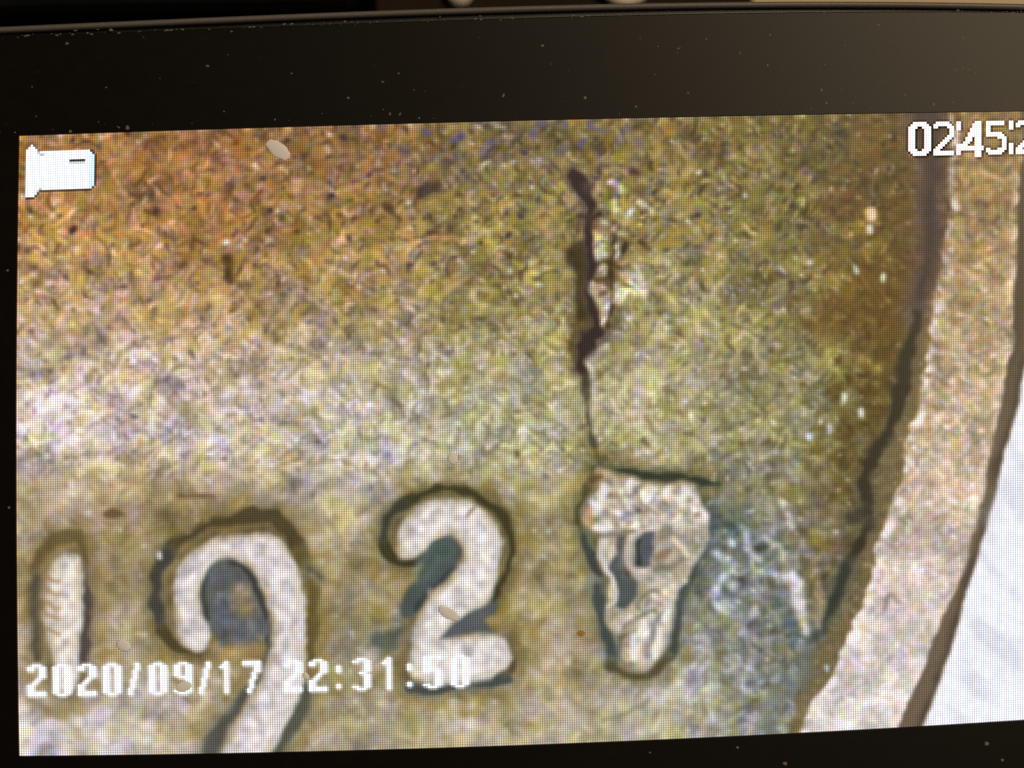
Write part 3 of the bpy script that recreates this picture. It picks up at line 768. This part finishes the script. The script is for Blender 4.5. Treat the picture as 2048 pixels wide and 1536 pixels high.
for k, (nm, lb) in {0: ('coin_field', 'grainy golden brown field of the coin on screen'), 1: ('coin_crack', 'dark crack running down the coin to the seven'),
                    2: ('coin_rim', 'pale raised rim of the coin on screen'), 3: ('coin_edge', 'brown shaded edge of the coin on screen'), 4: ('paper_background', 'white paper behind the coin on screen'),
                    5: ('numeral', 'pale worn numeral 1 on the coin'), 6: ('numeral', 'pale curled numeral 9 on the coin'), 7: ('numeral', 'pale numeral 2 with slate shadows on the coin'), 8: ('numeral', 'battered numeral 7 below the crack on the coin')}.items():
    cells(nm, ids == k, lb)
for k, (nm, lb) in overlay_names.items():
    cells(nm, ids == k, lb)

# ------------------------------------------------------------------ dust and flakes on the glass
def blob(verts, faces, c, rx, ry, rz, ang, rnd, seg=9, rings=4):
    j_ = .07 if seg > 12 else .22
    b0 = len(verts); wob = [1 + rnd.uniform(-j_, j_) for _ in range(seg)]
    for i in range(rings + 1):
        th = (math.pi / 2) * i / rings
        for j in range(seg):
            ph = 2 * math.pi * j / seg
            x, y = rx * math.cos(th) * wob[j] * math.cos(ph), ry * math.cos(th) * wob[j] * math.sin(ph)
            verts.append((c[0] + x * math.cos(ang) - y * math.sin(ang), c[1] + x * math.sin(ang) + y * math.cos(ang), c[2] + rz * math.sin(th)))
    for i in range(rings):
        for j in range(seg):
            k = (j + 1) % seg
            faces.append((b0 + i * seg + j, b0 + i * seg + k, b0 + (i + 1) * seg + k, b0 + (i + 1) * seg + j))
    faces.append(tuple(b0 + j for j in range(seg))[::-1])
rnd = random.Random(7)
PXMM = .0432
def flake(px, py, a, b, ang, mat, label, z=.003):
    v, f = [], []
    blob(v, f, (0, 0, 0), a * PXMM / 2, b * PXMM / 2, b * PXMM * .10, math.radians(ang), rnd, 22, 6)
    o = link('dust_flake', np.array(v) * MM, f, mat, None, True)
    o.location = at(px, py, z) * MM
    tag(o, label, 'dust', 'dust flakes on the screen')
def flat_mat(n, c): return plain(n, c, .9, nscale=8000, noise=tuple(k * .85 for k in c))
M_F1 = flat_mat('pinkish_flake', (.78, .76, .86)); M_F2 = flat_mat('grey_flake', (.80, .83, .93)); M_F3 = flat_mat('rust_flake', (.40, .24, .06))
flake(556, 299, 58, 30, -38, M_F1, 'oblong pale pink flake near the top of the screen')
flake(247, 1291, 24, 30, 60, M_F2, 'grey flake between the numerals 1 and 9')
flake(367, 1373, 34, 20, 10, M_F2, 'grey flake lying over the 9 of the date line')
flake(905, 917, 20, 24, 0, M_F2, 'small grey flake above the numeral 2')
flake(897, 1227, 46, 22, -30, M_F2, 'grey flake on the diagonal of the numeral 2')
flake(1162, 1267, 16, 12, 0, M_F3, 'tiny rust coloured speck left of the numeral 7')
flake(612, 1352, 12, 18, 30, M_F2, 'small grey flake between the two 2s of the hour')

vs_, fs_ = [], []
spots = [(1085,91,11,8,0),(1007,191,7,15,-20),(1170,196,9,11,0),(1272,213,8,9,30),(765,164,9,6,0),(797,147,7,5,0),(1540,70,8,6,0),(1535,131,6,10,-30),(1653,206,7,9,0),(1643,180,9,9,0),(1682,178,6,5,0),(1867,209,9,11,0),(1925,76,9,7,0),
         (1910,140,8,6,0),(1925,137,8,6,20),(1938,140,7,6,40),(1950,146,6,5,0),(1412,78,9,6,0),(1480,106,6,6,0),(1757,50,9,7,0),(1810,190,6,8,0),(255,255,13,13,0),(238,255,6,6,0),(141,263,10,10,0),(415,132,10,7,0),(583,147,8,5,0),(550,239,6,9,-30),(448,223,6,6,0),(212,175,5,5,0),(134,87,10,7,0),(696,196,9,8,0),(780,228,6,12,-25),(800,228,6,10,-25),(838,236,9,6,0),(15,541,9,9,0),(18,1015,8,8,0),(30,265,5,5,0),
         (462,36,7,5,0),(463,63,8,5,0),(690,43,8,6,0),(660,48,6,4,0),(960,32,8,4,0),(1100,33,7,4,0),(880,33,6,4,0),(740,31,9,6,0),(150,60,14,7,0),(195,58,10,7,0),(222,60,12,8,0),(175,66,9,6,0),(1570,1527,14,12,0),(1475,1495,9,9,0),(1974,1487,16,14,0),(2005,1520,10,9,0),(1300,1505,6,6,0),(1690,90,5,6,0),(1280,77,6,4,0),(1357,97,8,6,0),(1316,93,6,5,0)]
for px, py, a, b, g in spots:
    blob(vs_, fs_, at(px, py, .153), a * PXMM / 2 * .6, b * PXMM / 2 * .6, .03, math.radians(g), rnd, 8, 3)
for _ in range(90):
    px, py = rnd.uniform(-150, 2250), rnd.uniform(40, 255)
    lo, hi = SEAM(px) + 3, np.polyval(TOPC, px) - 5
    if not lo < py < hi: continue
    if rnd.random() < .35: py = hi - abs(rnd.gauss(0, 10)) - 1
    d = rnd.choice((1.2, 1.5, 1.8, 2.2, 3.0))
    blob(vs_, fs_, at(px, py, .153), d * PXMM / 2, d * PXMM / 2 * rnd.uniform(.7, 1.8), .02, rnd.uniform(0, 3), rnd, 6, 2)
for _ in range(110):                                   # lint caught along the seam
    px = rnd.uniform(-100, 2150); py = SEAM(px) + rnd.gauss(0, 1.3)
    d = rnd.choice((1.5, 2, 2.5, 4))
    blob(vs_, fs_, at(px, py, .13), d * PXMM / 2 * 2, d * PXMM / 2 * .7, .03, rnd.uniform(-.3, .3), rnd, 6, 2)
tag(link('dust', np.array(vs_) * MM, fs_, M_DUST), 'fine grey dust specks scattered over the black bezel', kind='stuff')

# ------------------------------------------------------------------ what shows beyond the top edge
def box(name, x0, x1, ytop, ybot, z0, z1, mat, label, cat, bev=1.0):
    a, b = at(x0, ybot, z1), at(x1, ytop, z1)
    ring = np.array([(a[0] + bev, a[1], 0), (b[0] - bev, a[1], 0), (b[0], a[1] + bev, 0), (b[0], b[1] - bev, 0), (b[0] - bev, b[1], 0), (a[0] + bev, b[1], 0), (a[0], b[1] - bev, 0), (a[0], a[1] + bev, 0)])
    V, F = loft([at_z(ring, z0), at_z(ring, z1 - bev), at_z(inset(ring, bev * .6), z1)], True, True)
    o = link(name, np.array(V) * MM, F, mat)
    return tag(o, label, cat)
box('storage_case', -900, 700, -700, 40, -CASE_H, -6, M_BLACK, 'black foam block behind the left of the monitor', 'case')
box('stand_foot', 742, 1500, -500, 60, -CASE_H, -8, M_DARK, 'dark brown block behind the middle of the monitor carrying a steel stub', 'stand')
def post(px, py, rad, z0, z1, mat, name, label, cat):
    c = at(px, py, z0); seg = 28
    prof_ = [(rad, z0), (rad, z1 - .6), (rad - .5, z1)]
    V, F = loft([np.array([(c[0] + q * math.cos(2 * math.pi * i / seg), c[1] + rad + q * math.sin(2 * math.pi * i / seg), z) for i in range(seg)]) for q, z in prof_], True, True)
    return tag(link(name, np.array(V) * MM, F, mat, None, True), label, cat)
post(919, 17, 1.3, -8, -6.6, M_STEEL, 'steel_stub', 'short bright steel stub just behind the top edge of the monitor', 'post')
# loop of pale cable lying on the block
pts = [at(1250 + 50 * math.cos(t), -58 + 56 * math.sin(t), -7.2) for t in np.linspace(0, 2 * math.pi, 40, endpoint=False)]
cen = np.mean(pts, 0); rings = []
for p in pts:
    o_ = (p - cen) / np.linalg.norm(p - cen)
    rings.append(np.array([p + o_ * .75 * math.cos(a) + np.array([0, 0, .75 * math.sin(a)]) for a in np.linspace(0, 2 * math.pi, 10, endpoint=False)]))
V, F = loft(rings + [rings[0]])
tag(link('cable_loop', np.array(V) * MM, F, M_WIRE, None, True), 'pale curved cable loop peeking over the top edge', 'cable')
